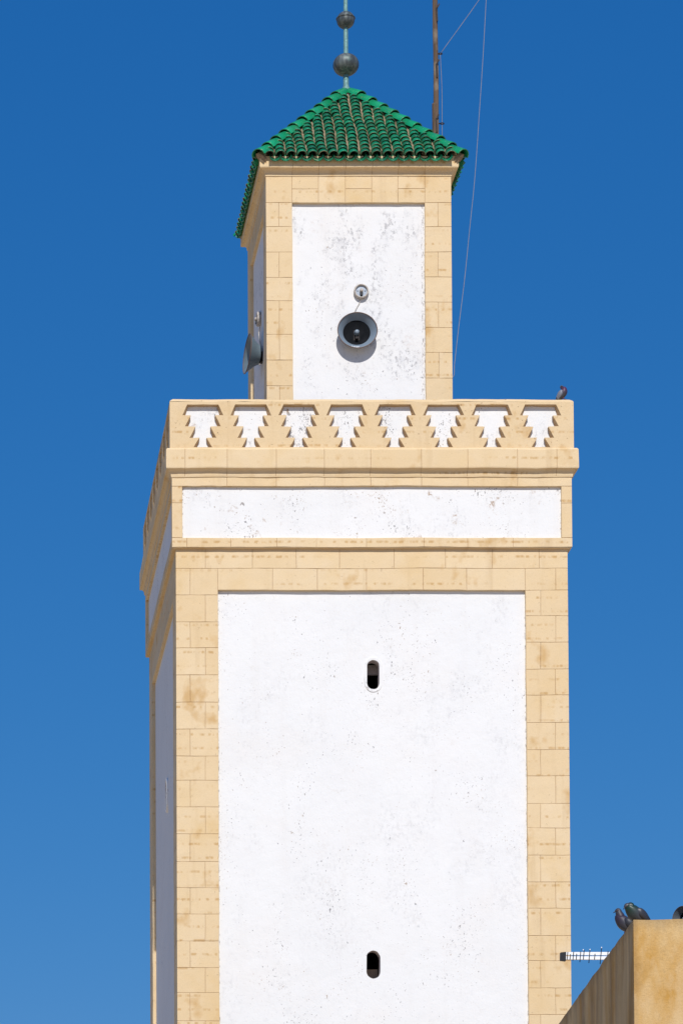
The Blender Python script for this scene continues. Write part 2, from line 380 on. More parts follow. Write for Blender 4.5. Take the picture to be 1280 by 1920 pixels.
def sweep(mb, prof, joints, groove=(0, 999), step=0.15, wob=0.004, ks=(0, 1, 2, 3)):
    """profile (half width, z) carried round the four sides, mitred; joints = incised lines along u"""
    hm = min(p[0] for p in prof)
    for k in ks:
        H = max(p[0] for p in prof)
        us = ['L']
        js = sorted(j for j in joints if abs(j) < H-0.12)
        base = []; n = int(2*H/step)
        for i in range(1, n):
            u = -H + 2*H*i/n
            if abs(u) < H-0.10 and all(abs(u-j) > 0.02 for j in js): base.append((u, 0))
        for j in js: base += [(j-JC, 0), (j, 1), (j+JC, 0)]
        us += sorted(base) + ['R']
        tones = []; tn = random.random()
        for s in us:
            if isinstance(s, tuple) and s[1] == 1: tn = random.random()
            tones.append(tn)
        rows = []
        for pi, (h, z) in enumerate(prof):
            row = []
            for ui, s in enumerate(us):
                gi = groove[0] <= pi <= groove[1]
                jj = 0.0; hh = h
                if s == 'L': u = -h
                elif s == 'R': u = h
                else:
                    u = s[0]
                    if abs(u) > h-0.06: u = math.copysign(h-0.06+0.02*(abs(u)/H), u)
                    if s[1] and gi: hh = h-JC; jj = 1.0
                q = wp(k, u, h, z)
                zz = z + nz((q.x, q.y, q.z), wob, 1.5) + nz((q.x, q.y, q.z+3), wob*0.5, 9)
                hh2 = hh + nz((q.x+3, q.y, q.z), wob*0.6, 2.2)
                if s in ('L', 'R'): u = math.copysign(hh2, u)
                row.append(mb.vert(wp(k, u, hh2, zz), jj, tones[ui]))
            rows.append(row)
        for a, b_ in zip(rows, rows[1:]):
            for i in range(len(us)-1): mb.face([a[i+1], a[i], b_[i], b_[i+1]])

def sheet(k, d, outer, holes, mb, reveal=None, j=0.0):
    """flat wall sheet with holes cut in it; reveal=(depth) adds the sides of each hole"""
    bm = bmesh.new(); loops = [outer]+holes; es = []
    for L in loops:
        vs = [bm.verts.new((u, 0, z)) for u, z in L]
        for a, c in zip(vs, vs[1:]+vs[:1]): es.append(bm.edges.new((a, c)))
    bmesh.ops.triangle_fill(bm, use_beauty=True, use_dissolve=False, edges=es)
    bm.verts.ensure_lookup_table(); idx = {}
    for v in bm.verts: idx[v.index] = mb.vert(wp(k, v.co.x, d, v.co.z), j)
    for f in bm.faces:
        ids = [idx[v.index] for v in f.verts]
        nn = f.normal
        mb.face(ids if nn.y < 0 else ids[::-1])
    bm.free()
    if reveal:
        for L in holes:
            a = [(mb.vert(wp(k, u, d, z), j), mb.vert(wp(k, u, d-reveal, z), j+0.1)) for u, z in L]
            for p, q in zip(a, a[1:]+a[:1]): mb.face([p[0], q[0], q[1], p[1]])
def rect(u0, u1, z0, z1): return [(u0, z0), (u1, z0), (u1, z1), (u0, z1)]
def densify(L, n=6, amp=0.0, seed=0):
    out = []
    for a, c in zip(L, L[1:]+L[:1]):
        for i in range(n):
            t = i/n; u = a[0]+(c[0]-a[0])*t; z = a[1]+(c[1]-a[1])*t
            out.append((u+noise.noise(Vector((u*7, z*7, seed)))*amp, z+noise.noise(Vector((u*7, z*7, seed+9)))*amp))
    return out
def capsule(uc, zc, r, hh, n=10, wob=0.0, seed=0.0):
    L = []
    for i in range(n+1): a = math.pi*i/n; L.append((uc+r*math.cos(a), zc+hh-r+r*math.sin(a)))
    for i in range(n+1): a = math.pi+math.pi*i/n; L.append((uc+r*math.cos(a), zc-hh+r+r*math.sin(a)))
    return [(u+noise.noise(Vector((u*20, z*20, seed)))*wob, z+noise.noise(Vector((u*20, z*20, seed+5)))*wob) for u, z in L]

# ---- lower shaft
HS = hw(734, 1045); YS = TY-HS; T = 0.055
def U(px, py, h): return P(px, py, TY-h).x
def Z(py, h): return zf(py, h)
topz = Z(1023, HS)
opL, opR, opT = U(409.3, 1300, HS), U(986.3, 1300, HS), Z(1106.5, HS)
op = (opL, opR, -5, opT)
mb = MB()
c1 = [385, 473, 555.5, 636, 738.6, 834.5, 922.6, 1011]
c2 = [511, 594.5, 687, 793.5, 874]
zj = Z(1066, HS)
leftc = [1066, 1116, 1166.5, 1215, 1266, 1317, 1367, 1417.6, 1463.6, 1514, 1564, 1616, 1665, 1715, 1765.5, 1815, 1861.6, 1915]
rightc = [1066, 1107, 1154.5, 1204, 1255, 1303.5, 1355, 1406, 1455, 1506.7, 1553, 1604.6, 1655, 1704, 1755, 1802, 1853, 1903]
while leftc[-1] < 2150: leftc.append(leftc[-1]+50)
while rightc[-1] < 2150: rightc.append(rightc[-1]+50)
for k in range(4):
    xs = [-HS]+[U(x, 1050, HS) for x in c1]+[HS]
    for a, c in zip(xs, xs[1:]): block(mb, k, HS, T, a, c, zj, topz)
    xs = [opL]+[U(x, 1085, HS) for x in c2]+[opR]
    for a, c in zip(xs, xs[1:]): block(mb, k, HS, T, a, c, opT, zj, op)
    for i, (ya, yb) in enumerate(zip(leftc, leftc[1:])):
        uj = U(356.5 if i % 2 == 0 else 385, ya, HS); z1, z0 = Z(ya, HS), Z(yb, HS)
        block(mb, k, HS, T, -HS, uj, z0, z1); block(mb, k, HS, T, uj, opL, z0, z1, op)
    for i, (ya, yb) in enumerate(zip(rightc, rightc[1:])):
        uj = U(1041 if i % 2 == 0 else 1013, ya, HS); z1, z0 = Z(ya, HS), Z(yb, HS)
        block(mb, k, HS, T, opR, uj, z0, z1, op); block(mb, k, HS, T, uj, HS, z0, z1)
    zl, zr = Z(leftc[-1], HS), Z(rightc[-1], HS)          # courses go on down to the ground
    i = 0
    while zl > 0.4: block(mb, k, HS, T, -HS, opL, zl-0.5, zl, op); zl -= 0.5
    while zr > 0.4: block(mb, k, HS, T, opR, HS, zr-0.5, zr, op); zr -= 0.5
mb.build('stone_frame', M['stone'], minaret)

# windows: (face, u, z, half width, half height)
DP = HS-T
wa = (U(699.5, 1266, DP), Z(1265.5, DP)); wb = (U(699.8, 1809, DP), Z(1809.5, DP)); wl = (0.0, P(309, 1502, 3.0).z)
# the window on the left face
pxl = wp(3, 0, DP, 0)
WIN = {0: [(wa[0], wa[1], 0.089, 0.214), (wb[0], wb[1], 0.100, 0.206)], 1: [], 2: [], 3: [(0.35, wl[1], 0.089, 0.22)]}
for k in range(4):
    mb = MB(); holes = [capsule(u, z, r, hh, 10, 0.006, i+k) for i, (u, z, r, hh) in enumerate(WIN[k])]
    sheet(k, DP, rect(opL-0.03, opR+0.03, 0, opT+0.03), holes, mb)
    mb.build('whitewashed_wall', M['white_front'], minaret)
    for i, (u, z, r, hh) in enumerate(WIN[k]):
        L = holes[i]; mb = MB()
        a = [(mb.vert(wp(k, uu, DP, zz)), mb.vert(wp(k, uu, DP-0.16, zz))) for uu, zz in L]
        for p, q in zip(a, a[1:]+a[:1]): mb.face([p[0], q[0], q[1], p[1]], True)
        win = mb.build('slit_window', M['concrete'], minaret)
        mb = MB(); x0, x1, za, zb_ = u-r-0.02, u+r+0.02, z-hh-0.02, z+hh+0.02; d0, d1 = DP-0.161, DP-0.9
        q = [mb.vert(wp(k, *t)) for t in ((x0,d0,za),(x1,d0,za),(x1,d0,zb_),(x0,d0,zb_),(x0,d1,za),(x1,d1,za),(x1,d1,zb_),(x0,d1,zb_))]
        for f in ((4,5,6,7), (0,4,7,3), (1,5,6,2), (0,1,5,4), (3,2,6,7)): mb.face([q[t] for t in f])
        mb.build('cavity', M['dark'], win)
        if k == 0 and i == 0:
            mb = MB(); mb.box(wp(k, u, DP-0.33, z+0.155), (0.23, 0.06, 0.14)); mb.build('lintel', M['concrete'], win)
        if k == 0 and i == 1:
            mb = MB(); mb.box(wp(k, u, DP-0.42, z-0.125), (0.23, 0.06, 0.25)); mb.build('sill', M['brownstone'], win)
        if i == 0:   # narrow plaster surround
            mb = MB(); Lo = capsule(u, z, r+(0.05 if k == 3 else 0.045), hh+0.045, 10, 0.008, 3); pr_ = 0.03 if k == 3 else 0.010; Li = capsule(u, z, r+0.004, hh+0.004, 10, 0.004, 1)
            lo, li = [], []
            for (uo, zo), (ui, zi) in zip(Lo, Li):
                lo.append((mb.vert(wp(k, uo, DP-0.002, zo)), mb.vert(wp(k, uo-(uo-ui)*0.15, DP+pr_, zo-(zo-zi)*0.15))))
                li.append((mb.vert(wp(k, ui, DP+pr_-0.002, zi)), mb.vert(wp(k, ui, DP-0.03, zi))))
            nn = len(lo)
            for t in range(nn):
                s = (t+1) % nn
                mb.face([lo[t][0], lo[s][0], lo[s][1], lo[t][1]], True); mb.face([lo[t][1], lo[s][1], li[s][0], li[t][0]]); mb.face([li[t][0], li[s][0], li[s][1], li[t][1]])
            mb.build('surround', M['white_niche'], win)

# ---- frieze: frame, white panel, lower moulding
HF = hw(749.5, 960); TF = 0.045
fo = (U(342, 960, HF), U(1052.5, 960, HF), Z(1008.2, HF), Z(911.5, HF))
mb = MB()
fj = [347, 426, 518, 608, 695, 790, 877, 970, 1044]
fb = [350, 433, 519, 593, 687, 794.5, 876, 962]
zt, zbm = Z(893.5, HF), Z(1026, HF)
for k in range(4):
    xs = [-HF]+[U(x, 900, HF) for x in fj]+[HF]
    xs = [x for x in xs if abs(x-fo[0]) > 0.05 and abs(x-fo[1]) > 0.07]
    for a, c in zip(xs, xs[1:]):
        for a2, c2_ in ((a, c),):
            block(mb, k, HF, TF, a2, c2_, fo[3], zt, fo)
    zc = Z(943, HF)
    block(mb, k, HF, TF, -HF, fo[0], zc, fo[3], fo); block(mb, k, HF, TF, -HF, fo[0], fo[2], zc, fo)
    block(mb, k, HF, TF, fo[1], HF, zc, fo[3], fo); block(mb, k, HF, TF, fo[1], HF, fo[2], zc, fo)
    xs = [-HF]+[U(x, 1015, HF) for x in fb]+[HF]
    for a, c in zip(xs, xs[1:]): block(mb, k, HF, TF, a, c, zbm, fo[2], fo)
# underside of the moulding back to the shaft
sweep(mb, [(HF-JC, zbm), (HF-0.012, zbm-0.008), (HS-0.05, zbm-0.006)], [], (5, 5))
mb.build('frieze_frame', M['stone'], minaret)
for k in range(4):
    mb = MB(); sheet(k, HF-TF, rect(fo[0]-0.03, fo[1]+0.03, fo[2]-0.03, fo[3]+0.03), [], mb)
    mb.build('frieze_panel', M['white_frieze'], minaret)
mb = MB(); mb.box((0, TY, (zbm+zt)/2+0.1), (2*(HF-TF)-0.06, 2*(HF-TF)-0.06, (zt-zbm)+0.1)); mb.build('masonry_core', M['concrete'], minaret)

# ---- cornice (cove and band)
HC = hw(773.5, 862)
zb0, zb1 = Z(876.5, HC), Z(840.5, HC)
ct = zt-0.012
prof = [(HF-0.06, ct-0.03), (HF-0.02, ct-0.012), (HF+0.012, ct+0.002), (HF+0.014, ct+0.016)]
for i in range(7):
    a = i/6*math.pi/2
    prof.append((HF+0.016+(HC-0.012-HF-0.016)*(1-math.cos(a)), ct+0.022+(zb0-ct-0.03)*math.sin(a)))
prof += [(HC-0.004, zb0-0.004), (HC, zb0+0.012), (HC, (zb0+zb1)/2), (HC-0.002, zb1-0.012), (HC-0.02, zb1+0.012), (HC-0.3, zb1+0.025)]
mb = MB(); sweep(mb, prof, [U(x, 870, HC) for x in fj], (3, 14), 0.10, 0.009)
mb.build('cornice', M['stone'], minaret)

# ---- parapet with stepped niches
HP = hw(757, 800); TP = 0.075
pz0, pz1 = Z(839.5, HP)-0.02, Z(753, HP)
half = [(29, 758), (38.5, 778.5), (23, 778.5), (33.5, 799), (14, 799.5), (25, 820.5), (7, 820.5), (17.5, 838.3)]
inhalf = [(27.5, 759.5), (32.5, 778.3), (22.8, 778.4), (28, 798.8), (13.8, 799.4), (19, 820.3), (6.9, 820.4), (11.5, 838.3)]
cen = [380.4, 470.3, 560.3, 650, 740.6, 831.6, 922.3, 1013.5]
sc = U(1, 800, HP)-U(0, 800, HP)
mb = MB()
for k in range(4):
    holes = []; inners = []
    for ci, cxp in enumerate(cen):
        uc = U(cxp, 800, HP)
        pts = [(uc-x*sc, Z(y, HP)) for x, y in half][::-1] + [(uc+x*sc, Z(y, HP)) for x, y in half]
        pts = pts[::-1]
        jit = random.uniform(-1.5, 1.5)
        ip = [(uc-(x+jit*0.3)*sc, Z(y, HP)) for x, y in inhalf][::-1] + [(uc+(x+jit*0.3)*sc, Z(y, HP)) for x, y in inhalf]
        holes.append(densify(pts, 4, 0.006, ci+k*10)); inners.append(densify(ip[::-1], 4, 0.010, ci+k*10+50))
    sheet(k, HP, rect(-HP, HP, pz0, pz1), holes, mb)
    for L_, Li_ in zip(holes, inners):
        a = [(mb.vert(wp(k, u, HP, z), 0.55), mb.vert(wp(k, ui, HP-TP-0.004, zi), 0.85)) for (u, z), (ui, zi) in zip(L_, Li_)]  # reveals tinted darker inwards: painted shade along with grime
        for p, q in zip(a, a[1:]+a[:1]): mb.face([p[0], q[0], q[1], p[1]])
ptop = Z(746.5, HP)
sweep(mb, [(HP, pz1), (HP-0.012, pz1+0.018), (HP-0.05, ptop), (HP-0.30, ptop+0.004), (HP-0.34, ptop-0.02), (HP-0.34, pz0-0.2)], [], (9, 9), 0.12, 0.010)
par = mb.build('parapet', M['stone_top'], minaret)
mb = MB()
for k in range(4): sheet(k, HP-TP, rect(-HP+TP, HP-TP, pz0, pz1+0.0), [], mb)
mb.build('niche_backing', M['white_niche'], par)
mb = MB(); fl = zb1-0.1
mb.box((0, TY, fl), (2*HP-0.3, 2*HP-0.3, 0.1)); mb.build('terrace', M['concrete'], minaret)

# ---- turret
HT = hw(347.5, 550); TT = 0.05
TX = 0.036; TW = Vector((TX, TY, 0))     # the turret stands slightly off centre
tw_ = lambda px, py: U(px, py, HT)-TX
cl_ = [-HT, tw_(547.8, 360), tw_(597, 360), tw_(647, 360), tw_(697, 360), tw_(746, 360), tw_(796.3, 360), HT]
z_a, z_b, z_m = Z(329, HT), Z(379.5, HT), Z(353.5, HT)
oL, oR = tw_(548.5, 560), tw_(797.2, 560)
to = (oL, oR, -5, z_b)
cl_[1] = oL; cl_[6] = oR
mb = MB()
tl = [379.5, 424.6, 472, 519.4, 563.3, 627, 674.8, 723, 772, 820]
tr = [379.5, 424.6, 472, 519, 566, 614, 661, 709, 756, 810]
fl_l = [1, 0, 1, 0, 1, 1, 0, 1, 0]; fl_r = [1, 0, 1, 0, 1, 0, 1, 0, 1]
for k in range(4):
    for i in range(7):
        a, c = cl_[i], cl_[i+1]
        if i in (1, 3, 5): block(mb, k, HT, TT, a, c, z_m, z_a); block(mb, k, HT, TT, a, c, z_b, z_m, to)
        else: block(mb, k, HT, TT, a, c, z_b, z_a, to if 0 < i < 6 else None)
    for (lst, fls, side) in ((tl, fl_l, 0), (tr, fl_r, 1)):
        for i, (ya, yb) in enumerate(zip(lst, lst[1:])):
            z1, z0 = Z(ya, HT), Z(yb, HT)
            a, c = (-HT, oL) if side == 0 else (oR, HT)
            if fls[i]:
                m = tw_(523.5 if side == 0 else 821.8, 560)
                block(mb, k, HT, TT, a, m, z0, z1, to); block(mb, k, HT, TT, m, c, z0, z1, to)
            else: block(mb, k, HT, TT, a, c, z0, z1, to)
mb.build('turret_frame', M['stone'], minaret)
for k in range(4):
    mb = MB(); sheet(k, HT-TT, rect(oL-0.03, oR+0.03, fl, z_b+0.03), [], mb); mb.build('turret_wall', M['white_turret'], minaret)

# ---- eaves cornice
HE = hw(373, 310)
ze0, ze1 = Z(311.5, HE), Z(292, HE)
prof = [(HT-0.05, z_a-0.012), (HT+0.010, z_a-0.008), (HT+0.012, z_a+0.012)]
for i in range(6):
    a = i/5*math.pi/2
    prof.append((HT+0.014+(HE-0.006-HT-0.014)*(1-math.cos(a)), z_a+0.02+(ze0-z_a-0.03)*math.sin(a)))
prof += [(HE, ze0+0.008), (HE, ze1), (HE-0.2, ze1+0.01)]
mb = MB(); sweep(mb, prof, cl_[1:-1], (2, 9), 0.12, 0.005); mb.build('eaves_cornice', M['stone'], minaret)

# ---- tiled roof
TX = 0.05; TW = Vector((TX, TY, 0))
HR = hw(361, 297); zR0 = Z(289, HR)
apex = P(647, 175, TY); rise = apex.z-zR0; L = math.hypot(HR, rise); ang = math.atan2(rise, HR)
def rp(k, u, s, nrm):   # point on roof side k: u across, s up the slope, nrm above it
    d = HR - s*math.cos(ang) + nrm*math.sin(ang)
    return wp(k, u, d, zR0 + s*math.sin(ang) + nrm*math.cos(ang))
mb = MB()
base = [mb.vert(rp(k, -HR+0.03, 0.03, -0.02)) for k in range(4)]; ap = mb.vert((TX, TY, apex.z-0.02))
for k in range(4): mb.face([base[k], base[(k+1) % 4], ap])
mb.face(base[::-1])
roof = mb.build('roof', M['mortar'], minaret)
def half_tile(mb, frame, r0, r1, ln, th=0.011, n=8, up=True, tone=0.5, edge=0.9, lift=0.0):
    """half pipe; frame(u, s, nrm) -> world; s=0 lower lip"""
    rows = []
    for s, r, z in ((0.0, r0, lift), (0.008, r0, lift), (ln, r1, 0.0)):
        o_, i_ = [], []
        for q in range(n+1):
            a = math.pi*q/n; sg = 1 if up else -1
            cu, cn = math.cos(a), math.sin(a)*sg
            jo = edge if s == 0.0 else 0.0
            o_.append(mb.vert(frame(r*cu, s, z+r*cn*0.88 + (0 if up else 0)), jo, tone))
            i_.append(mb.vert(frame((r-th)*cu, s, z+(r-th)*cn*0.88), jo if up else 0.0, tone*0.6))
        rows.append((o_, i_))
    for (o0, i0), (o1, i1) in zip(rows, rows[1:]):
        for q in range(n):
            mb.face([o0[q], o0[q+1], o1[q+1], o1[q]], True); mb.face([i0[q+1], i0[q], i1[q], i1[q+1]], True)
    o0, i0 = rows[0]
    for q in range(n): mb.face([o0[q+1], o0[q], i0[q], i0[q+1]])
    o0, i0 = rows[-1]
    for q in range(n): mb.face([o0[q], o0[q+1], i0[q+1], i0[q]])
NCOL = 18; PW = 2*HR/NCOL; ROW = L/17.3
mb = MB()
for k in range(4):
    for c in range(NCOL+1):
        uc = -HR + PW*c                       # channels between covers
        if 0 < c < NCOL+1 and abs(uc) < HR-0.04:
            smax = L*(1-abs(uc)/HR)
            jx = random.uniform(-.004, .004)
            half_tile(mb, lambda u, s, n_: rp(k, uc+u+jx, s-0.175, n_+0.052), PW*0.56, PW*0.5, min(0.40, smax+0.10), up=False, tone=random.random(), edge=0.25)
    for c in range(NCOL):
        uc = -HR + PW*(c+0.5); smax = L*(1-abs(uc)/HR); nr = int((smax+0.03)/ROW)+1
        drift = random.uniform(-0.006, 0.006)
        for r in range(nr):
            s0 = r*ROW - 0.115 + random.uniform(-.008, .008)
            if s0 > smax-0.05: continue
            du = drift+random.uniform(-.006, .006) + 0.012*math.sin(r*0.5+c*0.6)
            if s0 > smax - ROW*1.1 and random.random() < 0.75: ed, tn = 1.0, 0.9
            else: ed, tn = random.choice((0.35, 0.5, 0.45, 0.75)), random.random()
            ln = ROW*1.5 if s0+ROW*1.5 < smax+0.06 else max(0.05, smax+0.06-s0)
            half_tile(mb, lambda u, s, n_: rp(k, uc+u+du, s0+s, n_+0.018), PW*0.465, PW*0.41, ln, up=True, tone=tn, edge=ed, lift=0.030)
mb.build('roof_tiles', M['tile'], roof)
# bedding mortar ridged between the rows of covers
mb = MB()
for k in range(4):
    for c in range(1, NCOL):
        uc = -HR+PW*c; smax = L*(1-abs(uc)/HR)
        pts = []; n_ = max(2, int(smax/0.09))
        for i in range(n_+1):
            s = 0.02+(smax-0.04)*i/n_; pts.append(rp(k, uc+random.uniform(-.008, .008), s, 0.012+random.uniform(-.012, .012)))
        mb.tube(pts, [(0.028, 0.030)]*len(pts), 6)
mb.build('tile_bedding', M['mortar'], roof)
for k in range(4):     # hips
    lo = wp(k, -HR-0.085, HR+0.085, zR0-0.06); hi = Vector((TX, TY, apex.z+0.01)) + (wp(k, -1, 1, 0)-TW).normalized()*0.06
    ax = (hi-lo).normalized(); side = ax.cross(Vector((0, 0, 1))).normalized(); nr = side.cross(ax).normalized(); Lh = (hi-lo).length
    mb = MB(); nt_ = 10; sp = Lh/nt_
    for i in range(nt_):
        jj = random.uniform(-.008, .008); tn = random.random(); rr = random.uniform(0.116, 0.124)
        half_tile(mb, lambda u, s, n_: lo + side*(u+jj) + ax*(i*sp+s) + nr*(n_-0.022), rr, 0.102, sp*1.12 if i < nt_-1 else sp*0.95, 0.014, 12, True, tn, 0.35, 0.026)
    mb.build('hip_ridge', M['ridge'], roof)
    mb = MB(); pts = []
    for i in range(20):
        p = lo+ax*(Lh*i/19.0*0.97+0.03)+nr*-0.055; pts.append(p + side*random.uniform(-.012, .012)+nr*random.uniform(-.01, .01))
    mb.tube(pts, [(0.10, 0.05)]*len(pts), 8); mb.build('hip_bedding', M['mortar'], roof)
mb = MB(); az = apex.z
mb.lathe([(0.0, az-0.12), (0.15, az-0.12), (0.13, az-0.02), (0.085, az+0.035), (0.0, az+0.045)], Matrix.Translation((TX, TY, 0)), 14)
mb.build('apex_mortar', M['cap'], roof)

# ---- finial
fin = empty('finial_pivot', (0, TY, az), None, None)
bpy.data.objects.remove(fin)
pz = lambda py: P(647, py, TY).z
mb = MB(); t0 = Matrix.Translation((TX-0.01, TY, 0))
mb.lathe([(0.0, pz(172)), (0.085, pz(171)), (0.075, pz(168)), (0.052, pz(163)), (0.044, pz(160)), (0.043, pz(120)), (0.036, pz(119)), (0.036, pz(36)), (0.033, pz(35)), (0.032, pz(-60)), (0.0, pz(-60))], t0, 16)
finial = mb.build('finial', M['verdigris'], minaret)
def ball(pyc, r, rz, seam=False):
    mb = MB(); z = pz(pyc); pr = []
    for i in range(25):
        a = -math.pi/2+math.pi*i/24
        rr = r*math.cos(a)
        pr.append((rr, z+rz*math.sin(a)))
        if seam and i == 13: pr.append((rr+0.012, z+rz*math.sin(a)+0.004)); pr.append((rr+0.008, z+rz*math.sin(a)+0.014))
    mb.lathe(pr, t0, 32); mb.build('copper_ball', M['ball'], finial)
ball(121, 0.202, 0.168); ball(37, 0.140, 0.132, True); ball(-35, 0.095, 0.09)

# ------------------------------------------------------------------ horns and light fittings
def horn(root, M4, r=0.30, dpt=0.19, mat='horn', driver=True):
    k = r/0.30
    outer = [(t_[0], t_[1]*dpt/0.19) for t_ in [(0.30, 0.0), (0.292, -0.010), (0.272, -0.038), (0.248, -0.075), (0.218, -0.105), (0.185, -0.138), (0.160, -0.165), (0.145, -0.19)]]
    inner = [(0.30, 0.0), (0.290, -0.008), (0.258, -0.038), (0.226, -0.072), (0.208, -0.095), (0.18, -0.108), (0.12, -0.12), (0.0, -0.122)]
    if driver:
        outer = [(0.30, 0.0), (0.283, -0.018), (0.247, -0.055), (0.212, -0.09), (0.182, -0.125), (0.158, -0.158), (0.145, -0.19)]
        inner = [(0.30, 0.0), (0.281, -0.014), (0.242, -0.05), (0.205, -0.086), (0.174, -0.122), (0.15, -0.155), (0.12, -0.17), (0.06, -0.175), (0.0, -0.176)]
    if not driver: outer = [(0.30, 0), (0.293, -0.012), (0.275, -0.045), (0.25, -0.08), (0.228, -0.11), (0.21, -0.13)]
    S4 = M4 @ Matrix.Scale(k, 4)
    mb = MB(); mb.lathe(outer, S4, 48); mb.lathe(inner[:5], S4, 48); mb.lathe([(outer[-1][0], -dpt), (0.13, -dpt-0.006), (0.0, -dpt-0.014)], S4, 24)
    bell = mb.build('horn_bell', M[mat], root)
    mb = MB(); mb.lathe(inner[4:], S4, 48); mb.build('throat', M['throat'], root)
    mb = MB(); pr = [(0.299+0.007*math.cos(a), 0.0+0.007*math.sin(a)) for a in [i*math.pi/4 for i in range(9)]]
    mb.lathe(pr, S4, 48); mb.build('rim', M['horn_rim'], root)
    mb = MB(); mb.lathe([(0.042, -0.12), (0.034, -0.052), (0.030, -0.046), (0.0, -0.045)], S4, 20); mb.build('phase_plug', M['horn'], root)
    if driver: mb = MB(); mb.lathe([(0.0, -dpt-0.045), (0.055, -dpt-0.045), (0.06, -dpt-0.04), (0.06, -dpt-0.005)], S4, 24); mb.build('driver_housing', M['black'], root)
    return S4
# front horn
mountY = TY-(HT-TT)
hc = P(670, 618.5, mountY-0.155)
hr = empty('horn_loudspeaker', P(670, 640, mountY), 'grey horn loudspeaker facing out from the white front panel of the turret', 'loudspeaker', 'loudspeakers and light fittings on the turret')
tilt = R(2)
# local +z of the lathe points out of the wall, upward by tilt
M4 = Matrix.Translation(hc) @ Matrix.Rotation(R(90)-tilt, 4, 'X') @ Matrix.Diagonal((1, 0.925, 1, 1))
S4 = horn(hr, M4, 0.298, 0.13, 'horn', False)
def strokes(mb, txt, frame, hgt, wd):
    G_ = {'A': ['00-.5,1', '.5,1-1,0', '.2,.4-.8,.4'], 'E': ['0,0-0,1', '0,1-1,1', '0,.5-.8,.5', '0,0-1,0'], 'T': ['.5,0-.5,1', '0,1-1,1'], 'H': ['0,0-0,1', '1,0-1,1', '0,.5-1,.5'],
          'S': ['1,1-0,1', '0,1-0,.5', '0,.5-1,.5', '1,.5-1,0', '1,0-0,0'], 'C': ['1,1-0,1', '0,1-0,0', '0,0-1,0'], 'O': ['0,0-0,1', '0,1-1,1', '1,1-1,0', '1,0-0,0'],
          'N': ['0,0-0,1', '0,1-1,0', '1,0-1,1'], 'U': ['0,1-0,0', '0,0-1,0', '1,0-1,1'], 'I': ['.5,0-.5,1']}
    x = 0
    for ch in txt:
        for s in G_[ch]:
            a, c = s.split('-')
            f_ = lambda t: tuple(float(v) for v in (t.split(',') if ',' in t else ('0', '0')))
            (x0, y0), (x1, y1) = f_(a), f_(c)
            p, q = Vector((x+x0*0.7, y0)), Vector((x+x1*0.7, y1)); d = (q-p); 
            if d.length < 1e-6: continue
            d.normalize(); nn = Vector((-d.y, d.x))*0.13; p -= d*0.08; q += d*0.08
            n = 2; pr = []
            for i in range(n+1):
                m = p+(q-p)*i/n; pr.append((mb.vert(frame(m.x+nn.x, m.y+nn.y)), mb.vert(frame(m.x-nn.x, m.y-nn.y))))
            for e, g in zip(pr, pr[1:]): mb.face([e[0], g[0], g[1], e[1]])
        x += 1.0
    return x
def bell_frame(S4, r_in, a0, da):
    def fr(x, y):
        a = a0 + x*da; r = r_in - y*0.022
        # height of the inner surface at radius r
        inner = [(0.30, 0.0), (0.290, -0.008), (0.258, -0.038), (0.226, -0.072)]
        h = 0
        for (ra, ha), (rb, hb) in zip(inner, inner[1:]):
            if rb <= r <= ra: h = ha+(hb-ha)*(ra-r)/(ra-rb)
        return S4 @ Vector(((r)*math.cos(a), (r)*math.sin(a), h+0.003))
    return fr
mb = MB()
strokes(mb, 'AISTONN', bell_frame(S4, 0.285, R(-90-19), R(3.6)), 1, 1)
mb.build('lettering', M['white_paint'], hr)
mb = MB(); mb.box((hc.x, mountY-0.02, hc.z-0.04), (0.09, 0.04, 0.16)); mb.box((hc.x, mountY-0.05, hc.z-0.09), (0.05, 0.09, 0.03)); mb.build('bracket', M['iron'], hr)
# left horn
LX = 0.036-(HT-TT)
# centre of the left mouth: seen at about (463.5, 663)
Yl = 3.05
def at_x(px, py, Xw):      # point with given world x on the ray
    d = P(px, py, 0)-CAM; t = (Xw-CAM.x)/d.x; return CAM+d*t
lc = at_x(463.5, 663, LX-0.235)
hl = empty('horn_loudspeaker', (LX, lc.y, lc.z-0.1), 'grey horn loudspeaker sticking out from the shaded left side of the turret', 'loudspeaker', 'loudspeakers and light fittings on the turret')
M4 = Matrix.Translation(lc) @ Matrix.Rotation(R(6), 4, 'Z') @ Matrix.Rotation(R(-90)+R(5), 4, 'Y') @ Matrix.Rotation(R(90), 4, 'Z')
S4l = horn(hl, M4, 0.298, 0.19, 'horn_side')
mb = MB(); mb.box((LX-0.02, lc.y, lc.z-0.06), (0.04, 0.09, 0.16)); mb.box((LX-0.05, lc.y, lc.z-0.12), (0.09, 0.05, 0.03)); mb.build('bracket', M['iron'], hl)

